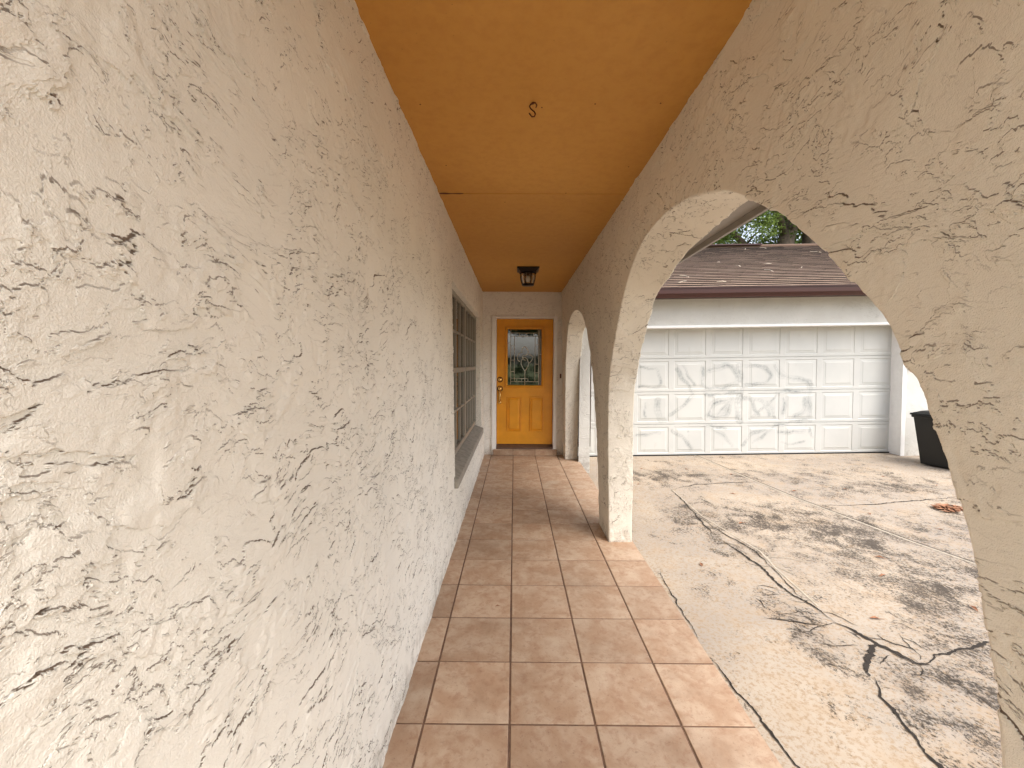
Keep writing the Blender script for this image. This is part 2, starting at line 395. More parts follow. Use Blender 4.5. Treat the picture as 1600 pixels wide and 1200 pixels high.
ribbon(cr, [(2.134, 2.042), (2.23, 2.101), (2.342, 2.131), (2.458, 2.155), (2.621, 2.192), (3.0, 2.3)], .013)
ribbon(cr, [(1.921, 2.394), (1.83, 2.362), (1.717, 2.39), (1.602, 2.419), (1.535, 2.447)], .009)
ribbon(cr, [(1.114, 3.016), (1.077, 2.859), (1.07, 2.683), (1.06, 2.498), (1.073, 2.387), (1.059, 2.262)], .007)
ribbon(cr, [(1.049, 2.107), (1.067, 1.971), (1.062, 1.884), (1.083, 1.827), (1.098, 1.744), (1.095, 1.642), (1.099, 1.586), (1.111, 1.514), (1.12, 1.2)], .009)
ribbon(cr, [(1.929, 4.964), (2.286, 5.157), (2.745, 5.222), (3.151, 5.241)], .012)
ribbon(cr, [(3.326, 4.367), (3.676, 4.354), (4.188, 4.424), (4.569, 4.501), (5.022, 4.579)], .012)
for _ in range(26):
    a = random.choice(main[3:]+[(1.7, 2.45), (1.3, 2.9), (1.65, 2.2)]); p = [(a[0]+random.uniform(-.12, .12), a[1]+random.uniform(-.12, .12))]; q = random.uniform(0, 6.28)
    for k in range(random.randint(2, 5)):
        q += random.uniform(-.8, .8); p.append((p[-1][0]+.045*math.cos(q), p[-1][1]+.045*math.sin(q)))
    ribbon(cr, p, .005, .003)
tag(cr.build('driveway_crack', M['crack']), kind='structure')
jt = MB(); J = [(3.0, 6.9), (3.057, 6.422), (3.132, 5.396), (3.215, 4.553), (3.328, 3.934), (3.414, 3.462), (3.515, 3.08), (3.9, 0), (4.6, -6)]
ribbon(jt, J, .022, .002, 0, .04, .2); ribbon(jt, [(a+.018, b) for a, b in J], .009, .0045, 1, .04, .2)
ribbon(jt, [(a+.012, b) for a, b in [(1.93, 4.96), (1.90, 4.1), (2.02, 3.32), (1.97, 3.03), (1.93, 2.55)]], .012, .003, 0, .1, .1)
ribbon(jt, [(2.06, 2.95), (1.99, 3.1), (2.03, 3.22), (2.16, 3.2), (2.3, 3.12)], .008, .0035, 0, .15, .04)
tag(jt.build('driveway_joint', [plain('joint_mortar', s2l(176, 165, 147), .95, var=.2, scale=20), M['crack']]), kind='structure')

# tiled walkway: every tile a bevelled slab over a grout bed
T = .335; x0, y0 = -.012, 1.528; gr = .0045
gx = [-.62, x0-T, x0, x0+T, x0+2*T, .944]; gy = [y0+T*k for k in range(-12, 15)]; gy[-1] = 6.26
vs, fs, tid = [], [], []
for i in range(len(gx)-1):
    for j in range(len(gy)-1):
        a, b, c, d = gx[i]+gr, gx[i+1]-(gr if i < 4 else 0), gy[j]+gr, gy[j+1]-gr
        jx, jy = random.uniform(-.001, .001), random.uniform(-.001, .001); hz = random.uniform(-.0006, .0006)
        n = len(vs); e = .0025
        for (o_, z) in ((0, -.012), (0, -.0022), (e*.4, -.0006), (e, 0)):
            vs += [(a+o_+jx, c+o_+jy, z+hz), (b-o_+jx, c+o_+jy, z+hz), (b-o_+jx, d-o_+jy, z+hz), (a+o_+jx, d-o_+jy, z+hz)]
        for l in range(3):
            for k in range(4): fs.append((n+l*4+k, n+l*4+(k+1) % 4, n+l*4+4+(k+1) % 4, n+l*4+4+k))
        fs.append((n+12, n+13, n+14, n+15)); tid += [random.random()]*16
walk = np_mesh('tile_walkway', np.array(vs), np.array(fs), M['tile'], smooth=False, attrs={'tile': np.array(tid)})
tag(walk, kind='structure')
g = MB(); g.box(-.66, .9425, -2.6, 6.26, -.35, -.004); tag(g.build('walkway_base', M['grout']), kind='structure')

# ------------------------------------------------------------------ house wall (left) with window
hw = tag(empty('house_wall', (-.46, 3, 0)), 'long cream stucco wall on the left with a gridded window', 'wall')
def at_root(o, root): o.parent = root; o.matrix_parent_inverse = Matrix.Translation(root.location).inverted() if root.rotation_euler.x == root.rotation_euler.y == root.rotation_euler.z == 0 else root.matrix_world.inverted(); return o
WY0, WY1, WZ0, WZ1 = 3.16, 5.66, .505, 2.035
def wx(z): return -.452-.014*z
ya = graded(.28, WY0, lambda y: max(.0016, .0062*y*y)); yb = lines([WY0, WY1], .10); yc = graded(WY1, 6.30, lambda y: .03)
ypos = np.concatenate([[-.40, -.3, -.15, 0], np.linspace(.05, .27, 20), ya, yb[1:], yc[1:]])
zpos = lines([-.02, WZ0, WZ1, 2.50], .0019)
Yg, Zg = np.meshgrid(ypos, zpos, indexing='ij')
co = np.stack([wx(Zg), Yg, Zg], -1).reshape(-1, 3)
q = grid_quads(len(ypos), len(zpos))
cy_ = co[q][:, :, 1].mean(1); cz_ = co[q][:, :, 2].mean(1)
q = q[~((cy_ > WY0) & (cy_ < WY1) & (cz_ > WZ0) & (cz_ < WZ1))]
used = np.unique(q); remap = np.full(len(co), -1); remap[used] = np.arange(len(used))
at_root(np_mesh('wall_face', co[used], remap[q], M['stucco']), hw)
# reveals of the opening, and the wall's thickness behind the face
def sheet(name, P00, P10, P11, P01, mat, root, step=.02, smooth=True):
    P00, P10, P11, P01 = map(np.array, (P00, P10, P11, P01))
    nu = max(2, int(np.linalg.norm(P10-P00)/step)+1); nv = max(2, int(np.linalg.norm(P01-P00)/step)+1)
    u = np.linspace(0, 1, nu)[:, None, None]; v = np.linspace(0, 1, nv)[None, :, None]
    co = ((1-u)*(1-v)*P00+u*(1-v)*P10+u*v*P11+(1-u)*v*P01).reshape(-1, 3)
    o = np_mesh(name, co, grid_quads(nu, nv), mat, smooth=smooth)
    return at_root(o, root) if root else o
D = .10
sheet('window_reveal', (wx(WZ0)+.001, WY1, WZ0), (-.462-D, WY1, WZ0), (-.48-D, WY1, WZ1), (wx(WZ1)+.001, WY1, WZ1), M['stucco'], hw)
sheet('window_reveal', (wx(WZ0)+.001, WY0, WZ0), (wx(WZ1)+.001, WY0, WZ1), (-.48-D, WY0, WZ1), (-.462-D, WY0, WZ0), M['stucco'], hw)
sheet('window_reveal', (wx(WZ1)+.001, WY0, WZ1), (wx(WZ1)+.001, WY1, WZ1), (-.48-D, WY1, WZ1), (-.48-D, WY0, WZ1), M['stucco'], hw)
b = MB(); b.box(-.75, -.60, -.38, WY0-.002, -.02, 2.5); b.box(-.75, -.60, WY1+.002, 6.24, -.02, 2.5); b.box(-.75, -.60, WY0-.002, WY1+.002, -.02, WZ0-.03); b.box(-.75, -.60, WY0-.002, WY1+.002, WZ1+.002, 2.5)
at_root(b.build('wall_core', M['dark_room']), hw)
# sill: a sloping slab
sl = MB(); so_, si_ = -.428, -.59
sl.add([(so_, WY0-.03, .430), (so_, WY0-.03, .500), (si_, WY0-.03, .572), (si_, WY0-.03, .430),
        (so_, WY1+.03, .430), (so_, WY1+.03, .500), (si_, WY1+.03, .572), (si_, WY1+.03, .430)],
       [(0, 1, 2, 3), (4, 7, 6, 5), (0, 4, 5, 1), (1, 5, 6, 2), (2, 6, 7, 3), (3, 7, 4, 0)])
win = tag(empty('window', (-.55, 4.41, .55))); win.parent = hw; win.matrix_parent_inverse = Matrix.Translation(hw.location).inverted()
def at_child(o, par, base): o.parent = par; o.matrix_parent_inverse = Matrix.Translation(base).inverted(); return o
WB = (-.55, 4.41, .55)
at_child(sl.build('sill', M['sill'], bevel=.006), win, WB)
fx0, fx1 = -.572, -.528; zb, zt = .568, 2.032; ym = 4.42
fr = MB()
for (a, b_) in ((WY0+.002, WY0+.05), (ym-.035, ym+.035), (WY1-.05, WY1-.002)): fr.box(fx0, fx1, a, b_, zb, zt)
for (a, b_) in ((WY0+.05, ym-.035), (ym+.035, WY1-.05)):
    fr.box(fx0+.002, fx1-.002, a, b_, zb, zb+.05); fr.box(fx0+.002, fx1-.002, a, b_, zt-.04, zt); fr.box(fx0, fx1+.004, a, b_, 1.315, 1.36)
at_child(fr.build('frame', M['alu'], bevel=.003), win, WB)
for (a, b_) in ((WY0+.05, ym-.035), (ym+.035, WY1-.05)):
    mu = MB()
    for k in range(1, 4): mu.box(fx0+.012, fx1-.008, a+(b_-a)*k/4-.010, a+(b_-a)*k/4+.010, zb+.05, 1.315); mu.box(fx0+.012, fx1-.008, a+(b_-a)*k/4-.010, a+(b_-a)*k/4+.010, 1.36, zt-.04)
    for z in (.96, 1.69): mu.box(fx0+.010, fx1-.010, a, b_, z-.009, z+.009)
    at_child(mu.build('muntin', M['alu']), win, WB)
    gl = MB(); gl.box(-.556, -.551, a+.001, b_-.001, zb+.051, zt-.041); at_child(gl.build('glass_pane', M['glass']), win, WB)
bl = MB(); k = 0; y = WY0+.03
while y < WY1-.06:
    a = R(random.choice([18, 22, 28, 62, 25])); w_ = .05
    if random.random() < .86:
        bl.add([(-.66-math.sin(a)*w_, y-math.cos(a)*w_, .58), (-.66+math.sin(a)*w_, y+math.cos(a)*w_, .58), (-.66+math.sin(a)*w_, y+math.cos(a)*w_, 2.03), (-.66-math.sin(a)*w_, y-math.cos(a)*w_, 2.03)], [(0, 1, 2, 3)])
    y += .086
o = bl.build('vertical_blind', M['blind']); sm_ = o.modifiers.new('t', 'SOLIDIFY'); sm_.thickness = .002; at_child(o, win, WB)
rm = MB(); rm.add([(-.76, 2.6, .2), (-3, 2.6, .2), (-3, 6.2, .2), (-.76, 6.2, .2), (-.76, 2.6, 2.4), (-3, 2.6, 2.4), (-3, 6.2, 2.4), (-.76, 6.2, 2.4)],
                  [(0, 1, 2, 3), (4, 7, 6, 5), (0, 4, 5, 1), (1, 5, 6, 2), (2, 6, 7, 3)])
at_root(rm.build('room_behind', M['dark_room']), hw)

# ------------------------------------------------------------------ entry wall with the front door
EY = 6.255; ER = (.15, EY, 0)
ew = tag(empty('entry_wall', ER), 'narrow cream stucco wall at the end of the walkway holding the front door', 'wall')
DX0, DX1, DZ1 = -.345, .645, 2.112
xg = lines([-.50, DX0, DX1, .80], .006); zg = lines([-.02, DZ1, 2.50], .006)
Xg, Zg = np.meshgrid(xg, zg, indexing='ij'); co = np.stack([Xg, 0*Xg+EY, Zg], -1).reshape(-1, 3)
q = grid_quads(len(xg), len(zg)); cx_ = co[q][:, :, 0].mean(1); cz_ = co[q][:, :, 2].mean(1)
q = q[~((cx_ > DX0) & (cx_ < DX1) & (cz_ < DZ1))]; used = np.unique(q); remap = np.full(len(co), -1); remap[used] = np.arange(len(used))
at_root(np_mesh('wall_face', co[used], remap[q], M['stucco_end']), ew)
cs = MB()   # casing and jambs
sx0, sx1, sz0, sz1 = -.272, .592, .150, 2.082
cs.box(DX0, sx0-.004, EY-.022, EY+.14, -.01, DZ1+.002); cs.box(sx1+.004, DX1, EY-.022, EY+.14, -.01, DZ1+.002)
cs.box(sx0-.004, sx1+.004, EY-.022, EY+.14, sz1+.004, DZ1+.002)
at_root(cs.build('door_casing', M['trim'], bevel=.004), ew)
DF = 6.335
door = empty('front_door', (.16, DF, .15)); at_root(door, ew); DB = (.16, DF, .15)
door['label'] = 'orange door with leaded glass over two raised panels'
gx0, gx1, gz0, gz1 = -.112, .424, 1.06, 1.935
db = MB()
db.box(sx0, gx0, DF, DF+.045, sz0, sz1); db.box(gx1, sx1, DF, DF+.045, sz0, sz1); db.box(gx0, gx1, DF, DF+.045, sz0, gz0); db.box(gx0, gx1, DF, DF+.045, gz1, sz1)
def ring(mb, x0, x1, z0, z1, prof):
    """moulding: rectangular ring with a profile of (inset, height towards the viewer)"""
    vs = []
    for i_, h_ in prof: vs += [(x0+i_, DF-h_, z0+i_), (x1-i_, DF-h_, z0+i_), (x1-i_, DF-h_, z1-i_), (x0+i_, DF-h_, z1-i_)]
    fs = [(l*4+k, l*4+(k+1) % 4, l*4+4+(k+1) % 4, l*4+4+k) for l in range(len(prof)-1) for k in range(4)]
    mb.add(vs, fs)
ring(db, gx0-.032, gx1+.032, gz0-.032, gz1+.032, [(0, -.002), (.002, .012), (.010, .020), (.022, .018), (.034, .006), (.040, -.012)])
for (a, b_) in ((-.112, .108), (.238, .452)):
    ring(db, a, b_, .350, .888, [(0, -.002), (.003, .014), (.012, .016), (.018, .0015), (.024, .0015), (.044, .013), (.046, .014)])
    db.add([(a+.046, DF-.014, .396), (b_-.046, DF-.014, .396), (b_-.046, DF-.014, .842), (a+.046, DF-.014, .842)], [(0, 1, 2, 3)])
at_child(db.build('door_slab', M['orange_door']), door, DB)
gp = MB(); gp.box(gx0+.001, gx1-.001, DF+.012, DF+.020, gz0+.001, gz1-.001); at_child(gp.build('leaded_glass', M['door_glass']), door, DB)
cm = MB()
def G(u, v): return (gx0+(gx1-gx0)*u, DF+.009, gz1-(gz1-gz0)*v)   # u right, v down in the pane
def came(pts, r=.0035): r *= 1.35; cm.tube([G(*p) for p in pts], r, 6)
for u in (.10, .205, .80, .905): came([(u, .02 if u in (.10, .905) else .13), (u, .98 if u in (.10, .905) else .93)], .003)
for v in (.075, .13, .93): came([(.10, v), (.905, v)], .003)
came([(.10, .875), (.60, .875)], .003); 
for (a, b_, v) in ((.0, .10, .25), (.10, .205, .30), (.10, .205, .55), (.10, .205, .75), (.80, .905, .28), (.80, .905, .62), (.80, .905, .77), (.905, 1, .45)): came([(a, v), (b_, v)], .0025)
for u in (.35, .55, .75): came([(u, .075), (u, .13)], .0025)
for u in (.28, .42, .60): came([(u, .875), (u, .93)], .0025)
import itertools
cur = lambda L: [tuple(np.array(p)) for p in L]
came([(.51, .99), (.51, .74), (.45, .69), (.40, .62), (.40, .56), (.46, .51), (.51, .50), (.57, .53), (.62, .60), (.60, .66), (.55, .71), (.51, .74)], .004)
came([(.40, .42), (.44, .34), (.50, .31), (.56, .34), (.61, .41), (.57, .45), (.52, .47), (.46, .46), (.44, .50), (.47, .54), (.53, .55)], .004)
came([(.44, .41), (.34, .43), (.28, .51), (.31, .55), (.36, .58)], .004); came([(.60, .45), (.68, .46), (.75, .50), (.70, .56), (.64, .60)], .004)
at_child(cm.build('glass_leading', M['gold']), door, DB)
# brass furniture
hx = -.222; hd = MB(); hd.lathe([(.040, -.006), (.044, -.001)], (hx, DF, 1.152), 20, 1, axis='Y')
hd.lathe([(.005, -.030), (.022, -.028), (.030, -.016), (.037, 0)], (hx, DF, 1.152), 20, axis='Y')
at_child(hd.build('deadbolt', [M['brass'], M['bronze']]), door, DB)
hd = MB(); hd.lathe([(.041, -.006), (.045, -.001)], (hx, DF, 1.012), 20, 1, axis='Y'); hd.box(hx-.016, hx+.016, DF-.005, DF-.001, .78, 1.0, 1); hd.lathe([(.006, -.036), (.024, -.030), (.033, -.012), (.038, 0)], (hx, DF, 1.012), 20, axis='Y')
hd.tube([(hx, DF-.018, .985), (hx+.002, DF-.052, .955), (hx+.003, DF-.060, .90), (hx+.002, DF-.052, .845), (hx, DF-.018, .812)], [.014, .013, .017, .013, .012], 12)
hd.lathe([(.005, -.022), (.022, -.018), (.028, 0)], (hx, DF, .800), 18, axis='Y')
at_child(hd.build('door_handle', [M['brass'], M['bronze']]), door, DB)
th = MB(); th.add([(sx0-.003, EY-.02, .112), (sx1+.003, EY-.02, .112), (sx1+.003, DF-.004, .142), (sx0-.003, DF-.004, .142), (sx0-.003, EY-.02, .09), (sx1+.003, EY-.02, .09), (sx1+.003, DF+.05, .09), (sx0-.003, DF+.05, .09), (sx0-.003, DF+.05, .146), (sx1+.003, DF+.05, .146)],
                  [(0, 1, 2, 3), (4, 5, 1, 0), (3, 2, 9, 8)]); at_root(th.build('threshold', M['dark_wood']), ew)
g = MB(); g.box(-.30, .62, DF+.05, DF+1.5, 0, 2.3); 
rb = MB(); rb.add([(-.9, DF+.06, .1), (1.2, DF+.06, .1), (1.2, DF+3, .1), (-.9, DF+3, .1), (-.9, DF+.06, 2.4), (1.2, DF+.06, 2.4), (1.2, DF+3, 2.4), (-.9, DF+3, 2.4)],
                  [(0, 1, 2, 3), (4, 7, 6, 5), (3, 2, 6, 7), (0, 3, 7, 4), (1, 5, 6, 2)]); at_root(rb.build('room_behind', M['dark_room']), ew)
# tiled step
vs, fs, tid = [], [], []
def tbox(x0, x1, y0, y1, z0, z1, r_):
    n = len(vs); e = .002
    vs.extend([(x, y, z) for x in (x0, x1) for y in (y0, y1) for z in (z0, z1)]); fs.extend([tuple(n+i for i in f) for f in [(0, 1, 3, 2), (4, 6, 7, 5), (0, 4, 5, 1), (2, 3, 7, 6), (0, 2, 6, 4), (1, 5, 7, 3)]]); tid.extend([r_]*8)
ex = [-.318, -.016, .322, .656]
for i in range(3):
    r_ = random.random(); tbox(ex[i]+.003, ex[i+1]-.003, 6.196, 6.205, .003, .072, r_); tbox(ex[i]+.003, ex[i+1]-.003, 6.190, EY-.024, .0755, .090, random.random())
stp = empty('door_step', (.17, 6.22, 0)); tag(stp, 'low tiled step in front of the orange door', 'step')
at_root(np_mesh('step_tile', np.array(vs), np.array(fs), M['tile'], smooth=False, attrs={'tile': np.array(tid)}), stp)
g = MB(); g.box(-.318, .656, 6.201, EY-.022, -.003, .086); at_root(g.build('step_base', M['grout']), stp)

# ------------------------------------------------------------------ arcade wall on the right
XI, XO = .750, .937
def xin(z): return .750-.018*z
aw = tag(empty('arcade_wall', (.84, 2, 0)), 'cream stucco arcade wall on the right with pointed round arches and piers', 'wall')
near_tr = [(3.170, 0), (3.178, .20), (3.190, .60), (3.193, .917), (3.165, 1.247), (3.060, 1.457), (2.990, 1.559), (2.715, 1.882), (2.400, 2.062), (2.185, 2.108), (1.950, 2.112), (1.720, 2.080), (1.560, 2.036), (1.422, 1.984), (1.265, 1.892), (1.150, 1.815), (1.042, 1.728), (.943, 1.632), (.868, 1.552), (.814, 1.484), (.776, 1.416), (.737, 1.357), (.710, 1.294), (.689, 1.242), (.644, 1.082), (.625, 1.003), (.608, .912), (.592, .798), (.580, .5), (.575, 0)]
far_tr = [(5.958, 0), (5.950, .40), (5.905, .85), (5.860, 1.25), (5.800, 1.50), (5.640, 1.78), (5.415, 1.950), (5.135, 2.020), (4.781, 2.020), (4.510, 1.955), (4.264, 1.846), (4.060, 1.65), (3.915, 1.450), (3.739, 1.102), (3.660, .80), (3.610, .55), (3.570, .25), (3.555, 0)]
def resample(tr, stepf):
    P = np.array(tr, float)
    # centripetal smoothing: Catmull-Rom through the traced points
    Q = [];
    for i in range(len(P)-1):
        p0, p1, p2, p3 = P[max(i-1, 0)], P[i], P[i+1], P[min(i+2, len(P)-1)]
        for t in np.linspace(0, 1, 24, endpoint=False):
            Q.append(.5*((2*p1)+(-p0+p2)*t+(2*p0-5*p1+4*p2-p3)*t*t+(-p0+3*p1-3*p2+p3)*t**3))
    Q.append(P[-1]); Q = np.array(Q)
    for _ in range(20): Q[1:-1] = .25*Q[:-2]+.5*Q[1:-1]+.25*Q[2:]
    s = np.concatenate([[0], np.cumsum(np.linalg.norm(np.diff(Q, axis=0), axis=1))])
    out = [0.0]
    while out[-1] < s[-1]:
        yy = np.interp(out[-1], s, Q[:, 0]); out.append(out[-1]+stepf(yy))
    out = np.array(out)*s[-1]/out[-1]
    return np.stack([np.interp(out, s, Q[:, 0]), np.interp(out, s, Q[:, 1])], 1)
def arch_cell(tr, ylo, yhi, stepf, inner, outer_n, intr):
    C = resample(tr, stepf)                        # runs from the far foot over the top to the near foot
    HT = 2.50; cyy = (C[0, 0]+C[-1, 0])/2; zs = 1.15
    B = np.zeros_like(C)
    for i, (a, z) in enumerate(C):
        far = a > cyy; ye = yhi if far else ylo
        if z <= zs and (i < len(C)*.35 or i > len(C)*.65): B[i] = (ye, z*1.0)
        else:
            d = np.array([a-cyy, z-zs]); k = 1e9
            if abs(d[0]) > 1e-6: k = min(k, ((yhi if d[0] > 0 else ylo)-cyy)/d[0])
            if d[1] > 1e-6: k = min(k, (HT-zs)/d[1])
            B[i] = (cyy+d[0]*k, zs+d[1]*k)
    # tangent frame to round the arris
    T_ = np.gradient(C, axis=0); T_ /= np.linalg.norm(T_, axis=1)[:, None]
    N = np.stack([-T_[:, 1], T_[:, 0]], 1)          # points away from the opening when walking far -> near over the top
    ctr = np.array([cyy, .9]); sgn = np.sign(((C-ctr)*N).sum(1).mean()); N *= sgn
    rad = .009; rows = []
    for s in np.linspace(1, 0, inner)**1.0:
        P = C+N*rad*1.0; P2 = P*(1-s)+B*s; P2[:, 1] = np.maximum(P2[:, 1], -.02)
        rows.append((xin(P2[:, 1]), P2))
    for q in np.linspace(0, 1, 5)[1:]:
        an = q*math.pi/2; P2 = C+N*rad*(1-math.sin(an)); rows.append((xin(P2[:, 1])+rad*(1-math.cos(an)), P2))
    def drop(P2, f):
        Q = P2.copy(); k = np.clip((P2[:, 1]-1.80)/.26, 0, 1); j = np.clip((P2[:, 0]-C[-1, 0]-.92)/.66, 0, 1); Q[:, 1] -= .092*f*(3*k**2-2*k**3)*(3*j**2-2*j**3)*np.clip((2.5-P2[:, 1])/.35, 0, 1); return Q
    for s in np.linspace(0, 1, intr)[1:-1]:
        P2 = drop(C, s); xa = xin(P2[:, 1])+rad; rows.append((xa+(XO-rad-xa)*s, P2))
    for q in np.linspace(0, 1, 5):
        an = q*math.pi/2; P2 = drop(C+N*rad*(1-math.cos(an)), 1); rows.append((np.full(len(C), XO-rad*(1-math.sin(an))), P2))
    for s in np.linspace(0, 1, outer_n)[1:]:
        P = C+N*rad; P2 = P*(1-s)+B*s; P2[:, 1] = np.maximum(P2[:, 1], -.02); rows.append((np.full(len(C), XO), drop(P2, 1)))
    co = np.array([np.stack([np.broadcast_to(x, len(C)), P2[:, 0], P2[:, 1]], 1) for x, P2 in rows])
    q = grid_quads(co.shape[0], co.shape[1], flip=True)
    return co.reshape(-1, 3), q
st1 = lambda y: max(.0026, .0036*y)
cells = [(near_tr, .16, 3.365, st1, 210, 40, 64), (far_tr, 3.365, 6.252, lambda y: .010, 60, 20, 26)]
for c in cells:
    co, q = arch_cell(*c)
    # keep normals pointing outwards
    o = np_mesh('arch', co, q, M['stucco_arcade'])
    f = np.cross(co[q[0, 1]]-co[q[0, 0]], co[q[0, 3]]-co[q[0, 0]])
    if f[0] > 0: o.data.flip_normals()
    o['label'] = ['large near arch opening onto the driveway', 'smaller looking far arch beside the front door', 'arch behind the viewer'][cells.index(c)]
    at_root(o, aw)
# skirt at outside below walkway level
b = MB(); b.box(XI+.01, XO-.002, 3.19, 3.54, -.30, -.02); b.box(XI+.01, XO-.002, 5.97, 6.25, -.30, -.02); b.box(XI+.01, XO-.002, .19, .56, -.30, -.02)
at_root(b.build('pier_foot', M['stucco_far']), aw)
# short return wall between arcade and garage
rw = tag(empty('return_wall', (1.01, 6.0, 0)), 'short white stucco wall stub just outside the far arch', 'wall')
sheet('stub_face', (XO-.014, 5.80, -.30), (1.082, 5.80, -.30), (1.062, 5.80, 2.46), (XO-.014, 5.80, 2.46), M['stucco_far'], rw, .03)
sheet('stub_side', (1.082, 5.80, -.30), (1.082, 6.76, -.30), (1.062, 6.76, 2.46), (1.062, 5.80, 2.46), M['stucco_far'], rw, .03)

# ------------------------------------------------------------------ porch ceiling
CZ = 2.483
pc = tag(empty('porch_ceiling', (.1, 2, CZ)), 'ochre orange painted porch ceiling in wide boards', 'ceiling')
b = MB()
for (a, c) in ((-.40, -.06), (-.056, 2.671), (2.678, 5.397), (5.402, 6.262)):
    bb = MB(); bb.box(-.53, .74, a, c, CZ, CZ+.012); at_root(bb.build('ceiling_board', M['ceiling'], bevel=.0015), pc)
b.box(-.62, .95, -.40, 6.3, CZ+.014, CZ+.05); at_root(b.build('ceiling_backing', M['dark_wood']), pc)
stn = MB(); rr = random.Random(3); top = [(-.485+.0, 0)]
pts = [(-.484, .010), (-.44, .014), (-.40, .008), (-.355, .012), (-.33, .005), (-.33, -.004), (-.36, -.007), (-.41, -.004), (-.45, -.012), (-.484, -.008)]
stn.add([(x, 2.668+y, CZ-.0015) for x, y in pts], [tuple(range(len(pts)))[::-1]]); at_root(stn.build('peeled_seam_stain', M['rust']), pc)
nl = MB()
for (x, y) in ((-.40, 1.77), (.11, 1.79), (.33, 1.765), (.60, 1.76), (-.38, 2.30), (.62, 2.31), (-.07, 2.68+.13), (.32, 2.66)): nl.lathe([(.0035, CZ-.0012), (.0028, CZ+.001)], (x, y, 0), 8)
at_root(nl.build('nail_head', M['rust']), pc)

# S-hook
hk = MB(); c0 = Vector((.073, 1.756, 0)); pts = []
pz = [(-.012, .0), (-.016, -.010), (-.010, -.020), (0, -.025)]
P3 = [(.0, 0, CZ+.002), (.0, 0, CZ-.006), (-.012, 0, CZ-.008), (-.016, 0, CZ-.016), (-.012, .002, CZ-.024), (-.004, .003, CZ-.030), (.004, 0, CZ-.038), (.008, 0, CZ-.048), (.004, 0, CZ-.057), (-.006, 0, CZ-.058), (-.013, 0, CZ-.050), (-.018, 0, CZ-.044)]
hk.tube([(c0.x+a, c0.y+b_, z) for a, b_, z in P3], .0028, 8)
hk.tube([(c0.x-.014, c0.y, CZ-.012), (c0.x-.004, c0.y-.004, CZ-.005), (c0.x+.008, c0.y-.004, CZ-.005), (c0.x+.014, c0.y, CZ-.012), (c0.x+.010, c0.y+.003, CZ-.020)], .0026, 8)
o = hk.build('ceiling_hook', M['rust']); tag(o, 'small rusty S-shaped hook hanging from the orange ceiling', 'hook')

# ceiling lantern
LX, LY = .149, 4.75
lp = tag(empty('ceiling_lantern', (LX, LY, CZ)), 'dark bronze lantern with clear glass fixed to the ceiling before the door', 'lamp')
b = MB(); b.box(-.124, .124, -.124, .124, -.016, -.0005); b.add([(-.112, -.112, -.016), (.112, -.112, -.016), (.112, .112, -.016), (-.112, .112, -.016), (-.085, -.085, -.050), (.085, -.085, -.050), (.085, .085, -.050), (-.085, .085, -.050)], [(0, 4, 5, 1), (1, 5, 6, 2), (2, 6, 7, 3), (3, 7, 4, 0), (4, 7, 6, 5)])
b.build('canopy', M['bronze'], lp, bevel=.002)
cg = MB(); prof = [(.090, -.050), (.092, -.085), (.086, -.125), (.074, -.165), (.066, -.180)]
for k in range(8):
    a = 2*math.pi*(k+.5)/8; cg.tube([(r_*math.cos(a), r_*math.sin(a), z) for r_, z in prof], .0042, 6)
for z, r_ in ((-.056, .091), (-.178, .067)): cg.tube([(r_*math.cos(2*math.pi*k/24), r_*math.sin(2*math.pi*k/24), z) for k in range(25)], .006, 6, caps=False)
cg.lathe([(.067, -.190), (.066, -.182), (.05, -.180)], n=24)
cg.build('cage', M['bronze'], lp)
gs = MB(); vs_, fs_ = [], []; n = 24
for r_, z in prof: vs_ += [((r_-.006)*math.cos(2*math.pi*k/n), (r_-.006)*math.sin(2*math.pi*k/n), z) for k in range(n)]
gs.add(vs_, [(i*n+k, i*n+(k+1) % n, (i+1)*n+(k+1) % n, (i+1)*n+k) for i in range(len(prof)-1) for k in range(n)], 0, True); gs.build('glass_shade', M['lamp_glass'], lp)
bu = MB(); bu.lathe([(.006, -.150), (.022, -.142), (.030, -.122), (.026, -.100), (.014, -.085)], n=20); bu.build('bulb', M['bulb'], lp)
bs = MB(); bs.lathe([(.014, -.085), (.015, -.055), (.02, -.050)], n=16); bs.build('socket', M['bronze'], lp)

# doorbell
bb = MB(); bb.box(-.011, .011, -.014, 0, -.032, .032); o = bb.build('doorbell', M['rust'], bevel=.003, loc=(.722-.018, EY-.003, 1.215)); tag(o, 'small brown doorbell on the stucco right of the door', 'doorbell')
bt = MB(); bt.lathe([(.005, -.018), (.007, -.014)], n=12, axis='Y'); bt.build('button', M['bronze'], o)

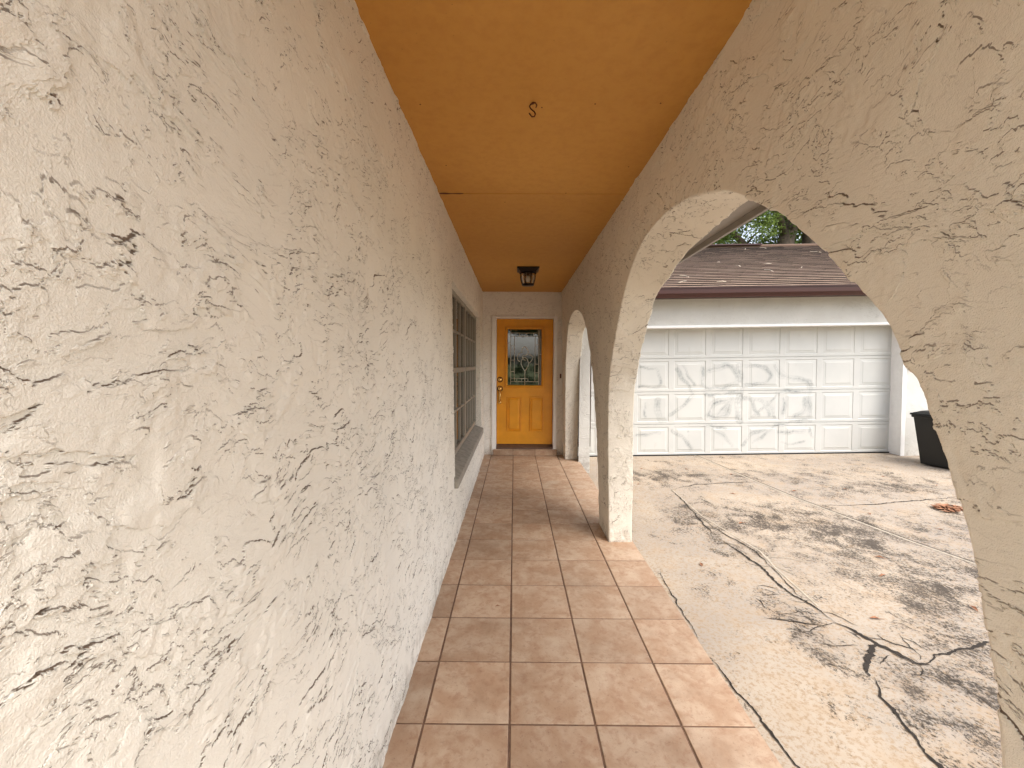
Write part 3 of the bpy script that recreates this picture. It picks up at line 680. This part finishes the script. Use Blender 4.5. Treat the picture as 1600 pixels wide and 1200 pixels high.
# ------------------------------------------------------------------ house roof and eave outside the arcade
hr = tag(empty('house_roof', (.9, 2, 2.5)), 'taupe eave and shingled roof edge above the arcade wall', 'roof')
b = MB(); b.box(XO+.003, 1.60, -.5, 6.28, 2.440, 2.455); at_root(b.build('soffit', M['taupe']), hr)
b = MB(); b.box(1.602, 1.628, -.5, 6.28, 2.395, 2.62); at_root(b.build('fascia', M['taupe'], bevel=.003), hr)
def shingles(name, x0, x1, y0, z0, sl, L, expo=.14, clip=None, axis='y', root=None):
    """stepped courses rising in +y (local), each tab its own tone"""
    vs, fs, rn, rest = [], [], [], []; c = 1/math.sqrt(1+sl*sl); n = int(L/expo)
    for k in range(n):
        s0 = k*expo; ya_, za_ = y0+s0*c, z0+s0*sl*c; yb_, zb_ = y0+(s0+expo)*c, z0+(s0+expo)*sl*c
        x = x0-random.uniform(0, .3); e0, e1 = x0, x1
        if clip: e0, e1 = clip(s0*c)
        while x < e1:
            w = random.uniform(.14, .36); a, b_ = max(x, e0), min(x+w-.003, e1); x += w
            if b_-a < .01: continue
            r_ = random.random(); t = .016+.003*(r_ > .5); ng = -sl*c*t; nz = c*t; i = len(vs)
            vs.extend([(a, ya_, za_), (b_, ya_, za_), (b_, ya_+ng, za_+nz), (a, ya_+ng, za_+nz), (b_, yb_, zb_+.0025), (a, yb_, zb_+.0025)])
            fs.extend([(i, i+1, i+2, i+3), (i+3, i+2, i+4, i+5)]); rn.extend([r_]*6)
    return np.array(vs), np.array(fs), np.array(rn)
b = MB(); b.add([(1.64, -.5, 2.625), (1.64, 6.28, 2.625), (-4, 6.28, 5.0), (-4, -.5, 5.0), (1.64, -.5, 2.60), (1.64, 6.28, 2.60), (-4, 6.28, 4.97), (-4, -.5, 4.97)], [(0, 1, 2, 3), (4, 7, 6, 5), (0, 4, 5, 1), (1, 5, 6, 2), (0, 3, 7, 4)])
o = b.build('roof_deck', M['shingle']); at_root(o, hr)

# ------------------------------------------------------------------ garage
GO = Vector((2.0, 6.8, -.135)); gar = tag(empty('garage', GO, (0, -TL, 0)), 'white stucco garage across the driveway with a brown shingle roof', 'garage')
Gm = Matrix.Translation(GO) @ Matrix.Rotation(-TL, 4, 'Y')
DXa, DXb, DH = -1.201, 4.285, 2.150
# panelled door as one relief with the scrubbed marks in its paint
pw = .6095; rowz = [.0, .529, 1.071, 1.619, 2.150]
xl = set(np.round(np.arange(DXa, DXb, .015), 4)); zl = set(np.round(np.arange(0, DH, .015), 4))
mo, mi_ = .046, .052
xcrit, zcrit = [], []
for k in range(9):
    a = DXa+k*pw; b_ = a+pw
    for e, s in ((a+mo, 1), (b_-mo, -1)): xcrit += [e-s*.001, e+s*.006, e+s*.012, e+s*mi_, e+s*(mi_+.006)]
for z0_, z1_ in zip(rowz[:-1], rowz[1:]):
    for e, s in ((z0_+mo, 1), (z1_-mo, -1)): zcrit += [e-s*.001, e+s*.006, e+s*.012, e+s*mi_, e+s*(mi_+.006)]
    zcrit += [z0_-.005, z0_-.003, z0_+.003, z0_+.005]
def mergel(fine, crit):
    crit = np.array(sorted(crit)); fine = np.array(sorted(fine)); d = np.abs(fine[:, None]-crit[None]).min(1); return np.array(sorted(np.concatenate([fine[d > .005], crit])))
xl = mergel(xl, xcrit+[DXa, DXb]); zl = mergel(zl, [z for z in zcrit if 0 < z < DH]+[0, DH])
Xg, Zg = np.meshgrid(xl, zl, indexing='ij')
kx = np.clip(((Xg-DXa)//pw), 0, 8); lx = Xg-DXa-kx*pw; rz = np.array(rowz); kz = np.clip(np.searchsorted(rz, Zg, 'right')-1, 0, 3)
lz = Zg-rz[kz]; hz_ = (rz[kz+1]-rz[kz])
md = np.minimum(np.minimum(lx-mo, pw-mo-lx), np.minimum(lz-mo, hz_-mo-lz))
dep = np.interp(md, [-.002, 0, .006, .012, mi_, mi_+.006], [0, 0, -.008, -.008, -.003, .001])
gapd = np.abs(Zg[..., None]-rz[None, None, 1:-1]).min(-1); dep = np.where(gapd < .0035, -.014, dep)
strokes = [([(340, 250), (370, 300), (410, 350), (430, 390)], 8), ([(370, 240), (400, 290), (440, 340)], 6), ([(430, 400), (370, 445), (310, 495)], 9), ([(150, 240), (240, 250), (240, 340), (130, 345)], 6),
           ([(170, 440), (170, 510)], 5), ([(230, 420), (250, 520), (285, 530)], 12), ([(480, 240), (490, 340), (650, 340), (640, 245), (510, 250)], 10), ([(500, 390), (650, 385)], 9),
           ([(510, 510), (540, 440), (640, 420), (600, 500), (520, 512)], 11), ([(640, 420), (560, 500)], 6), ([(684, 240), (680, 400), (680, 540)], 14), ([(700, 235), (800, 235), (850, 280), (830, 320), (700, 350), (690, 400)], 8),
           ([(870, 240), (920, 300), (1050, 320), (1065, 370), (1062, 450), (1060, 540)], 10), ([(700, 420), (800, 430), (850, 500)], 9), ([(740, 420), (790, 510)], 8), ([(830, 430), (885, 520)], 7), ([(880, 385), (1060, 380)], 9),
           ([(920, 420), (920, 500)], 9), ([(1045, 420), (1030, 490), (980, 522)], 10), ([(880, 562), (1050, 540)], 9), ([(320, 590), (380, 630), (410, 680)], 9), ([(405, 580), (405, 670)], 4), ([(540, 590), (600, 620), (645, 668)], 8),
           ([(490, 570), (600, 575)], 7), ([(830, 590), (740, 620), (710, 670)], 8), ([(840, 600), (760, 665)], 5), ([(880, 560), (800, 640)], 7), ([(900, 600), (1040, 608)], 8), ([(910, 655), (980, 672), (1040, 660)], 4),
           ([(1070, 590), (1085, 640)], 6), ([(120, 605), (240, 605)], 6), ([(740, 540), (880, 400)], 5), ([(500, 355), (620, 350)], 6)]
sm = np.zeros_like(Xg)
Xw = Xg+.018*np.sin(9*Zg+4*Xg)+.010*np.sin(23*Zg-11*Xg); Zw = Zg+.018*np.sin(8*Xg+3*Zg)+.008*np.sin(27*Xg+5*Zg)
def spl(P, n=6):
    P = [np.array(p, float) for p in P]; o_ = []
    for i in range(len(P)-1):
        p0, p1, p2, p3 = P[max(i-1, 0)], P[i], P[i+1], P[min(i+2, len(P)-1)]
        for t in np.linspace(0, 1, n, endpoint=False): o_.append(.5*(2*p1+(-p0+p2)*t+(2*p0-5*p1+4*p2-p3)*t*t+(-p0+3*p1-3*p2+p3)*t**3))
    return o_+[P[-1]]
for pl, w in strokes:
    w2 = w*.0031*1.55; pl = spl(pl)
    for a, b_ in zip(pl[:-1], pl[1:]):
        A_ = np.array([.566+(a[0]-290)*.003031, 1.619-(a[1]-190)*.003011]); B_ = np.array([.566+(b_[0]-290)*.003031, 1.619-(b_[1]-190)*.003011]); d = B_-A_
        t = np.clip(((Xw-A_[0])*d[0]+(Zw-A_[1])*d[1])/(d@d), 0, 1); dist = np.hypot(Xw-A_[0]-t*d[0], Zw-A_[1]-t*d[1])
        sm = np.maximum(sm, np.clip(1.25-dist/w2, 0, 1)*np.clip(.45+.40*np.sin(dist/w2*8+Xg*5)+.35*np.sin(Xg*13+Zg*17), .08, 1))
co = np.stack([Xg, .0-dep, Zg], -1).reshape(-1, 3)
gd = empty('garage_door'); gd.parent = gar; gd['label'] = 'white panelled garage door with grey scrubbed smears'
np_mesh('door_panels', co, grid_quads(len(xl), len(zl)), M['gdoor'], gd, smooth=False, attrs={'smudge': sm})
b = MB(); b.box(DXa, DXb, -.016, -.004, -.02, .020); b.build('bottom_seal', M['black_plastic'], gd)
def gsheet(name, a, b_, c, d, mat=M['stucco_far'], step=.03): o = sheet(name, a, b_, c, d, mat, None, step); o.parent = gar; return o
FY = -.235       # face of the garage wall in front of the recessed door
lintz = 2.105; topz = 2.56; XR = 4.235
gsheet('lintel_wall', (-1.3, FY, lintz), (XR, FY, lintz), (XR, FY, topz), (-1.3, FY, topz))
gsheet('lintel_underside', (-1.3, FY, lintz), (-1.3, .05, lintz), (XR, .05, lintz), (XR, FY, lintz), M['trim'])
b = MB(); b.box(-1.3, XR, FY-.012, FY-.002, lintz-.004, lintz+.035); b.build('lintel_trim', M['trim'], gar, bevel=.003)
gsheet('pilaster', (XR, FY, -.05), (XR+.128, FY, -.05), (XR+.128, FY, topz), (XR, FY, topz))
gsheet('pilaster_reveal', (XR, FY, -.05), (XR, FY, lintz), (XR, .05, lintz), (XR, .05, -.05), M['trim'])
b = MB(); b.box(XR-.035, XR+.03, FY-.012, FY-.002, -.03, lintz-.006); b.build('door_trim', M['trim'], gar, bevel=.003)
gsheet('side_wall', (XR+.128, FY+.03, -.05), (9.0, FY+.03, -.05), (9.0, FY+.03, topz), (XR+.128, FY+.03, topz))
gsheet('base_course', (XR+.130, FY+.012, -.05), (9.0, FY+.012, -.05), (9.0, FY+.012, .50), (XR+.130, FY+.012, .50))
b = MB(); b.box(-1.25, XR+3, .06, .3, -.05, 2.5); b.build('wall_core', M['dark_room'], gar)
# eave, gutter, roof
EYg = -.50; EZ = 2.640
b = MB(); b.box(-.93, 9.4, EYg+.02, FY, 2.552, 2.566); b.build('eave_soffit', M['taupe'], gar)
gt = MB(); prof = [(EYg, 2.525), (EYg-.062, 2.525), (EYg-.070, 2.545), (EYg-.100, 2.585), (EYg-.104, 2.655), (EYg-.116, 2.658), (EYg-.116, 2.668), (EYg-.096, 2.668), (EYg-.090, 2.60), (EYg-.05, 2.545), (EYg, 2.545)]
n = len(prof); gt.add([(x, y, z) for x in (-.93, 9.4) for y, z in prof], [(i, (i+1) % n, n+(i+1) % n, n+i) for i in range(n)]+[tuple(range(n))[::-1], tuple(range(n, 2*n))]); gt.build('gutter', M['gutter'], gar)
b = MB(); b.box(-.93, 9.4, EYg+.001, EYg+.02, 2.52, 2.66); b.build('fascia', M['gutter'], gar)
SL = .405; RL = (4.47-2.665)/SL
rx1 = 6.15   # ridge end; the hip falls away to the right and towards us
def clip(s): return (-.95, 9.6-(9.6-rx1)*s/RL)
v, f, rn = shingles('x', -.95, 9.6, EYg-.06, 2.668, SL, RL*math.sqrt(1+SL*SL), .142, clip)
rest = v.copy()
np_mesh('roof', v, f, None, gar, smooth=False, attrs={'tab': rn}, mats=[M['shingle'], M['shingle_edge_shade']], mi=np.tile([1, 0], len(f)//2))
b = MB(); RY = EYg-.06+RL; b.tube([(2.2, RY, 4.475), (rx1, RY, 4.475)], .05, 8); b.tube([(rx1, RY, 4.475), (9.6, EYg-.06, 2.66)], .045, 8); b.build('ridge_cap', M['shingle'], gar)
b = MB(); b.box(2.4, 4.35, RY-.12, RY-.02, 4.49, 4.515); b.build('ridge_vent', M['gutter'], gar)
# back slopes so that the roof is closed
b = MB(); b.add([(-.95, RY, 4.45), (rx1, RY, 4.45), (9.6, RY*2, 2.6), (-.95, RY*2, 2.6), (9.6, EYg, 2.6)], [(0, 1, 2, 3), (1, 4, 2)]); b.build('roof_back', M['shingle'], gar)
# twigs on the roof
tw = MB(); rr = random.Random(5)
for k in range(26):
    x = rr.uniform(.6, 5.6); s = rr.uniform(.1, RL-.3); z = 2.70+s*SL; a = rr.uniform(0, 3.1); L = rr.uniform(.06, .22)
    if k < 9: x = rr.uniform(4.3, 5.3); s = rr.uniform(.8, 3.4); z = 2.70+s*SL
    tw.tube([(x, EYg+s, z), (x+L*.5*math.cos(a)+.02, EYg+s+L*.5*math.sin(a), z+.5*L*SL*math.sin(a)+.01), (x+L*math.cos(a), EYg+s+L*math.sin(a), z+L*SL*math.sin(a))], .006, 4)
o = tw.build('roof_twigs', plain('dry_twig', s2l(196, 184, 164), .9)); o.matrix_world = Gm; tag(o, 'pale dry twigs scattered over the garage roof', 'twigs', kind='stuff')
# yellowed box on the pilaster
yb_ = MB(); yb_.box(-.032, .032, -.05, 0, -.10, .10); o = yb_.build('wall_box', M['yellow'], bevel=.008); o.matrix_world = Gm @ Matrix.Translation((XR+.062, FY-.014, 1.51)); tag(o, 'yellowed plastic sensor box on the white pilaster', 'box')
yc_ = MB(); yc_.box(-.018, .018, -.006, 0, -.012, .012); yc_.build('box_button', M['trim'], o, loc=(0, -.05, -.05))

# ------------------------------------------------------------------ wheeled bin
bn = tag(empty('wheelie_bin', (6.29, 5.84, dz(6.2)), (0, TL, R(198))), 'black plastic wheeled bin standing against the white garage wall', 'bin')
def tap(mb, w0, d0, z0, w1, d1, z1, mi=0):
    vs = [(sx*w0/2, sy*d0/2, z0) for sx, sy in ((-1, -1), (1, -1), (1, 1), (-1, 1))]+[(sx*w1/2, sy*d1/2, z1) for sx, sy in ((-1, -1), (1, -1), (1, 1), (-1, 1))]
    mb.add(vs, [(3, 2, 1, 0), (4, 5, 6, 7), (0, 1, 5, 4), (1, 2, 6, 5), (2, 3, 7, 6), (3, 0, 4, 7)], mi)
b = MB(); tap(b, .50, .50, .02, .61, .66, .72); tap(b, .64, .69, .70, .645, .695, .735); tap(b, .40, .02, .10, .44, .02, .60)
for sx in (-.2, 0, .2): b.box(sx-.012, sx+.012, -.345, -.30, .50, .70)
b.build('body', M['black_plastic'], bn, bevel=.012)
b = MB(); tap(b, .67, .73, .736, .655, .71, .765); tap(b, .63, .68, .766, .50, .52, .800); b.build('lid', M['black_plastic'], bn, bevel=.010)
b = MB(); b.tube([(-.27, .37, .70), (.27, .37, .70)], .014, 8)
b.box(-.26, -.23, .33, .37, .69, .72); b.box(.23, .26, .33, .37, .69, .72); b.build('handle', M['black_plastic'], bn)
for sx in (-.27, .27):
    b = MB(); b.lathe([(.09, -.02), (.10, -.012), (.10, .012), (.09, .02)], (sx, .27, .10), 24, axis='X'); b.build('wheel', M['black_plastic'], bn)

# ------------------------------------------------------------------ fallen leaves
def leaf_mesh(L=.07, curl=.012):
    mb = MB(); w = L*.32; P = [(-.5, 0), (-.3, .6), (0, 1), (.28, .7), (.5, 0)]
    vs = []
    for u, h_ in P: vs += [(u*L, h_*w*.5, curl*(h_**2)), (u*L, 0, .002+curl*.2*abs(u)), (u*L, -h_*w*.5, curl*(h_**2))]
    fs = []
    for i in range(4): a = i*3; fs += [(a+1, a, a+3, a+4), (a+2, a+1, a+4, a+5)]
    mb.add(vs, fs); mb.tube([(-.5*L, 0, .002), (-.68*L, .004, .004)], .0012, 5); return mb
spots = [(2.892, 3.181), (2.675, 2.913), (2.191, 2.417), (2.881, 2.509), (2.581, 4.776), (4.28, 5.519), (3.354, 4.85), (1.88, 5.967), (3.6, 4.1), (2.2, 3.9), (1.45, 3.1), (4.0, 4.9), (3.9, 3.7), (2.5, 5.9), (1.6, 5.2), (4.9, 5.4), (5.2, 5.0), (3.0, 5.6)]
desc = ['curled brown leaf on the dark stain in mid driveway', 'brown leaf on the black mildew patch right of the long crack', 'orange brown leaf on the driveway just right of the forked crack', 'dry leaf on the driveway close to the near arch']
base = None
for i, (x, y) in enumerate(spots):
    if base is None: o = base = leaf_mesh().build('fallen_leaf', M['dry_leaf'])
    else: o = base.copy(); col.objects.link(o)
    s = random.uniform(.6, 1.05); o.scale = (s, s, s); o.location = (x, y, dz(x)+.004); o.rotation_euler = (R(random.uniform(-8, 8)), -TL, random.uniform(0, 6.28))
    tag(o, desc[i] if i < 4 else 'tiny dry brown leaf lying loose on the driveway', 'leaf', 'dry leaves on the driveway')
for (x, y, l) in ((-.09, 2.30, 'small dry leaf on the tiles left of the near pier'), (-.19, 3.78, 'tiny dry leaf on the tiles level with the window')):
    o = base.copy(); col.objects.link(o); o.scale = (.35, .5, .5); o.location = (x, y, .003); o.rotation_euler = (0, 0, random.uniform(0, 6)); tag(o, l, 'leaf', 'dry leaves on the tiles')
vs, fs = [], []
for k in range(90):
    x, y = np.random.normal(0, .062), np.random.normal(0, .045); z = random.uniform(.004, .03); a = random.uniform(0, 6.28); L = random.uniform(.03, .055); n = len(vs)
    ca, sa = math.cos(a), math.sin(a)
    for u, w, h in ((-1, 0, 0), (0, .4, .010), (1, 0, .002), (0, -.4, .006)): vs.append((x+ca*u*L-sa*w*L, y+sa*u*L+ca*w*L, z+h*random.uniform(.3, 1.6)))
    fs.append((n, n+3, n+2, n+1))
mb = MB(); mb.add(vs, fs); o = mb.build('leaf_pile', M['dry_leaf'], loc=(4.50, 4.20, dz(4.5))); tag(o, 'small heap of orange brown leaves on the driveway', 'leaves', kind='stuff')

# ------------------------------------------------------------------ trees, with an added unseen tree and hedge
def leaves(name, centres, radii, n, size, mat, parent=None, loc=(0, 0, 0)):
    rng = np.random.default_rng(abs(hash(name)) % 1 + len(centres)); C = np.array(centres); Rr = np.array(radii)
    idx = rng.choice(len(C), n, p=Rr**2/np.sum(Rr**2)); d = rng.normal(size=(n, 3)); d /= np.linalg.norm(d, axis=1)[:, None]
    d *= (rng.uniform(size=(n, 1))**.45); d[:, 2] *= .7; p = C[idx]+d*Rr[idx][:, None]
    a = rng.normal(size=(n, 3)); a /= np.linalg.norm(a, axis=1)[:, None]; b = np.cross(a, rng.normal(size=(n, 3))); b /= np.linalg.norm(b, axis=1)[:, None]
    s = size*rng.uniform(.6, 1.3, (n, 1)); co = np.stack([p-a*s, p+b*s*.42, p+a*s, p-b*s*.42], 1).reshape(-1, 3)
    q = np.arange(4*n).reshape(n, 4); tone = np.repeat(np.clip(rng.uniform(size=n)*.6+rng.uniform(size=len(C))[idx]*.5, 0, 1), 4)
    o = np_mesh(name, co, q, mat, smooth=False, attrs={'leaf': tone}); o.location = loc
    if parent: o.parent = parent
    return o
rr = random.Random(11)
oak = tag(empty('oak_tree', (10.9, 16.2, -.4)), 'large oak with dark forked limbs behind the garage roof', 'tree')
b = MB()
b.tube([(0, 0, 0), (.0, 0, 1.5), (-.1, 0, 3.0)], [.60, .50, .46], 12)
limbs = [[(-.1, 0, 2.9), (-.5, -.1, 5.0), (-.42, 0, 6.6), (-.05, .1, 7.8), (.1, .2, 9.5)], [(-.1, 0, 2.8), (.45, 0, 4.6), (.62, 0, 6.3), (.50, 0, 7.6), (.55, .1, 9.2), (.2, .2, 11)],
         [(-.5, 0, 5.0), (-1.8, .3, 6.5), (-3.0, .3, 7.6)], [(.6, 0, 6.0), (1.8, .5, 7.6), (3.2, .4, 8.8)], [(-.4, 0, 6.6), (-1.3, -.6, 8.0), (-2.0, -.8, 9.6)], [(.5, 0, 7.5), (1.3, -.8, 8.8), (1.6, -1.0, 10)]]
for i, L in enumerate(limbs): b.tube(L, [(.36 if i == 0 else .42 if i == 1 else .13)*(1-.10*k) for k in range(len(L))], 10)
tips = []
for k in range(60):
    L = rr.choice(limbs); a = Vector(L[rr.randrange(1, len(L))]); d = Vector((rr.gauss(0, 1), rr.gauss(0, .8), rr.gauss(.3, .7))).normalized()*rr.uniform(.8, 2.2)
    b.tube([a, a+d*.5+Vector((0, 0, .1)), a+d], [.05, .035, .012], 5); tips.append(a+d)
b.build('trunk', M['bark'], oak)
cen = [tuple(t) for t in tips]+[(rr.uniform(-4.2, 4.6), rr.uniform(.2, 3.6), rr.uniform(5.4, 12)) for _ in range(80)]+[(rr.uniform(.5, 4.5), rr.uniform(.3, 2.5), rr.uniform(5.6, 9)) for _ in range(40)]
cen = [c for c in cen if not (c[0] < -2.6 and c[2] < 6.9)]
leaves('crown', cen, [rr.uniform(.45, 1.0) for _ in cen], 85000, .065, M['leaf'], oak)
for (x, y, h, l) in ((4.5, 27, 9.5, 'second tree farther behind the garage, mostly hidden by its roof'), (21, 24, 12, 'distant tree behind the garage, far right')):
    t = tag(empty('broadleaf_tree', (x, y, -.4)), l, 'tree'); b = MB(); b.tube([(0, 0, 0), (.1, 0, h*.3), (0, .1, h*.7)], [.3, .24, .1], 10); b.build('trunk', M['bark'], t)
    c = [(rr.gauss(0, 1.5), rr.gauss(0, 1.5), rr.uniform(h*.35, h*.95)) for _ in range(40)]; leaves('crown', c, [rr.uniform(.6, 1.2) for _ in c], 14000, .12, M['leaf'], t)
t = tag(empty('reflection_tree', (.4, -12, -.4)), 'unseen broad tree added behind the viewer to darken the top of the door glass reflection', 'tree'); b = MB(); b.tube([(2.6, 0, 0), (2.5, .1, 2), (1, 0, 5)], [.3, .25, .1], 10); b.build('trunk', M['bark'], t)  # unseen tree, added so that its crown darkens the door glass reflection
c = [(rr.gauss(0, 1.8), rr.gauss(0, 1.0), rr.uniform(3.9, 7.5)) for _ in range(70)]; leaves('crown', c, [rr.uniform(.6, 1.0) for _ in c], 22000, .17, M['hedge'], t)
hg = tag(empty('hedge', (0, -9, -.4)), 'unseen clipped hedge added behind the viewer to darken the lower door glass reflection', 'hedge')  # added out of view to give the door glass a dark lower reflection
c = [(x*.5+rr.uniform(-.2, .2), rr.uniform(-.3, .3), z) for x in range(-14, 30) for z in (.35, .9, 1.5, 2.0)]
leaves('reflection_foliage', c, [.42]*len(c), 26000, .07, M['hedge'], hg)
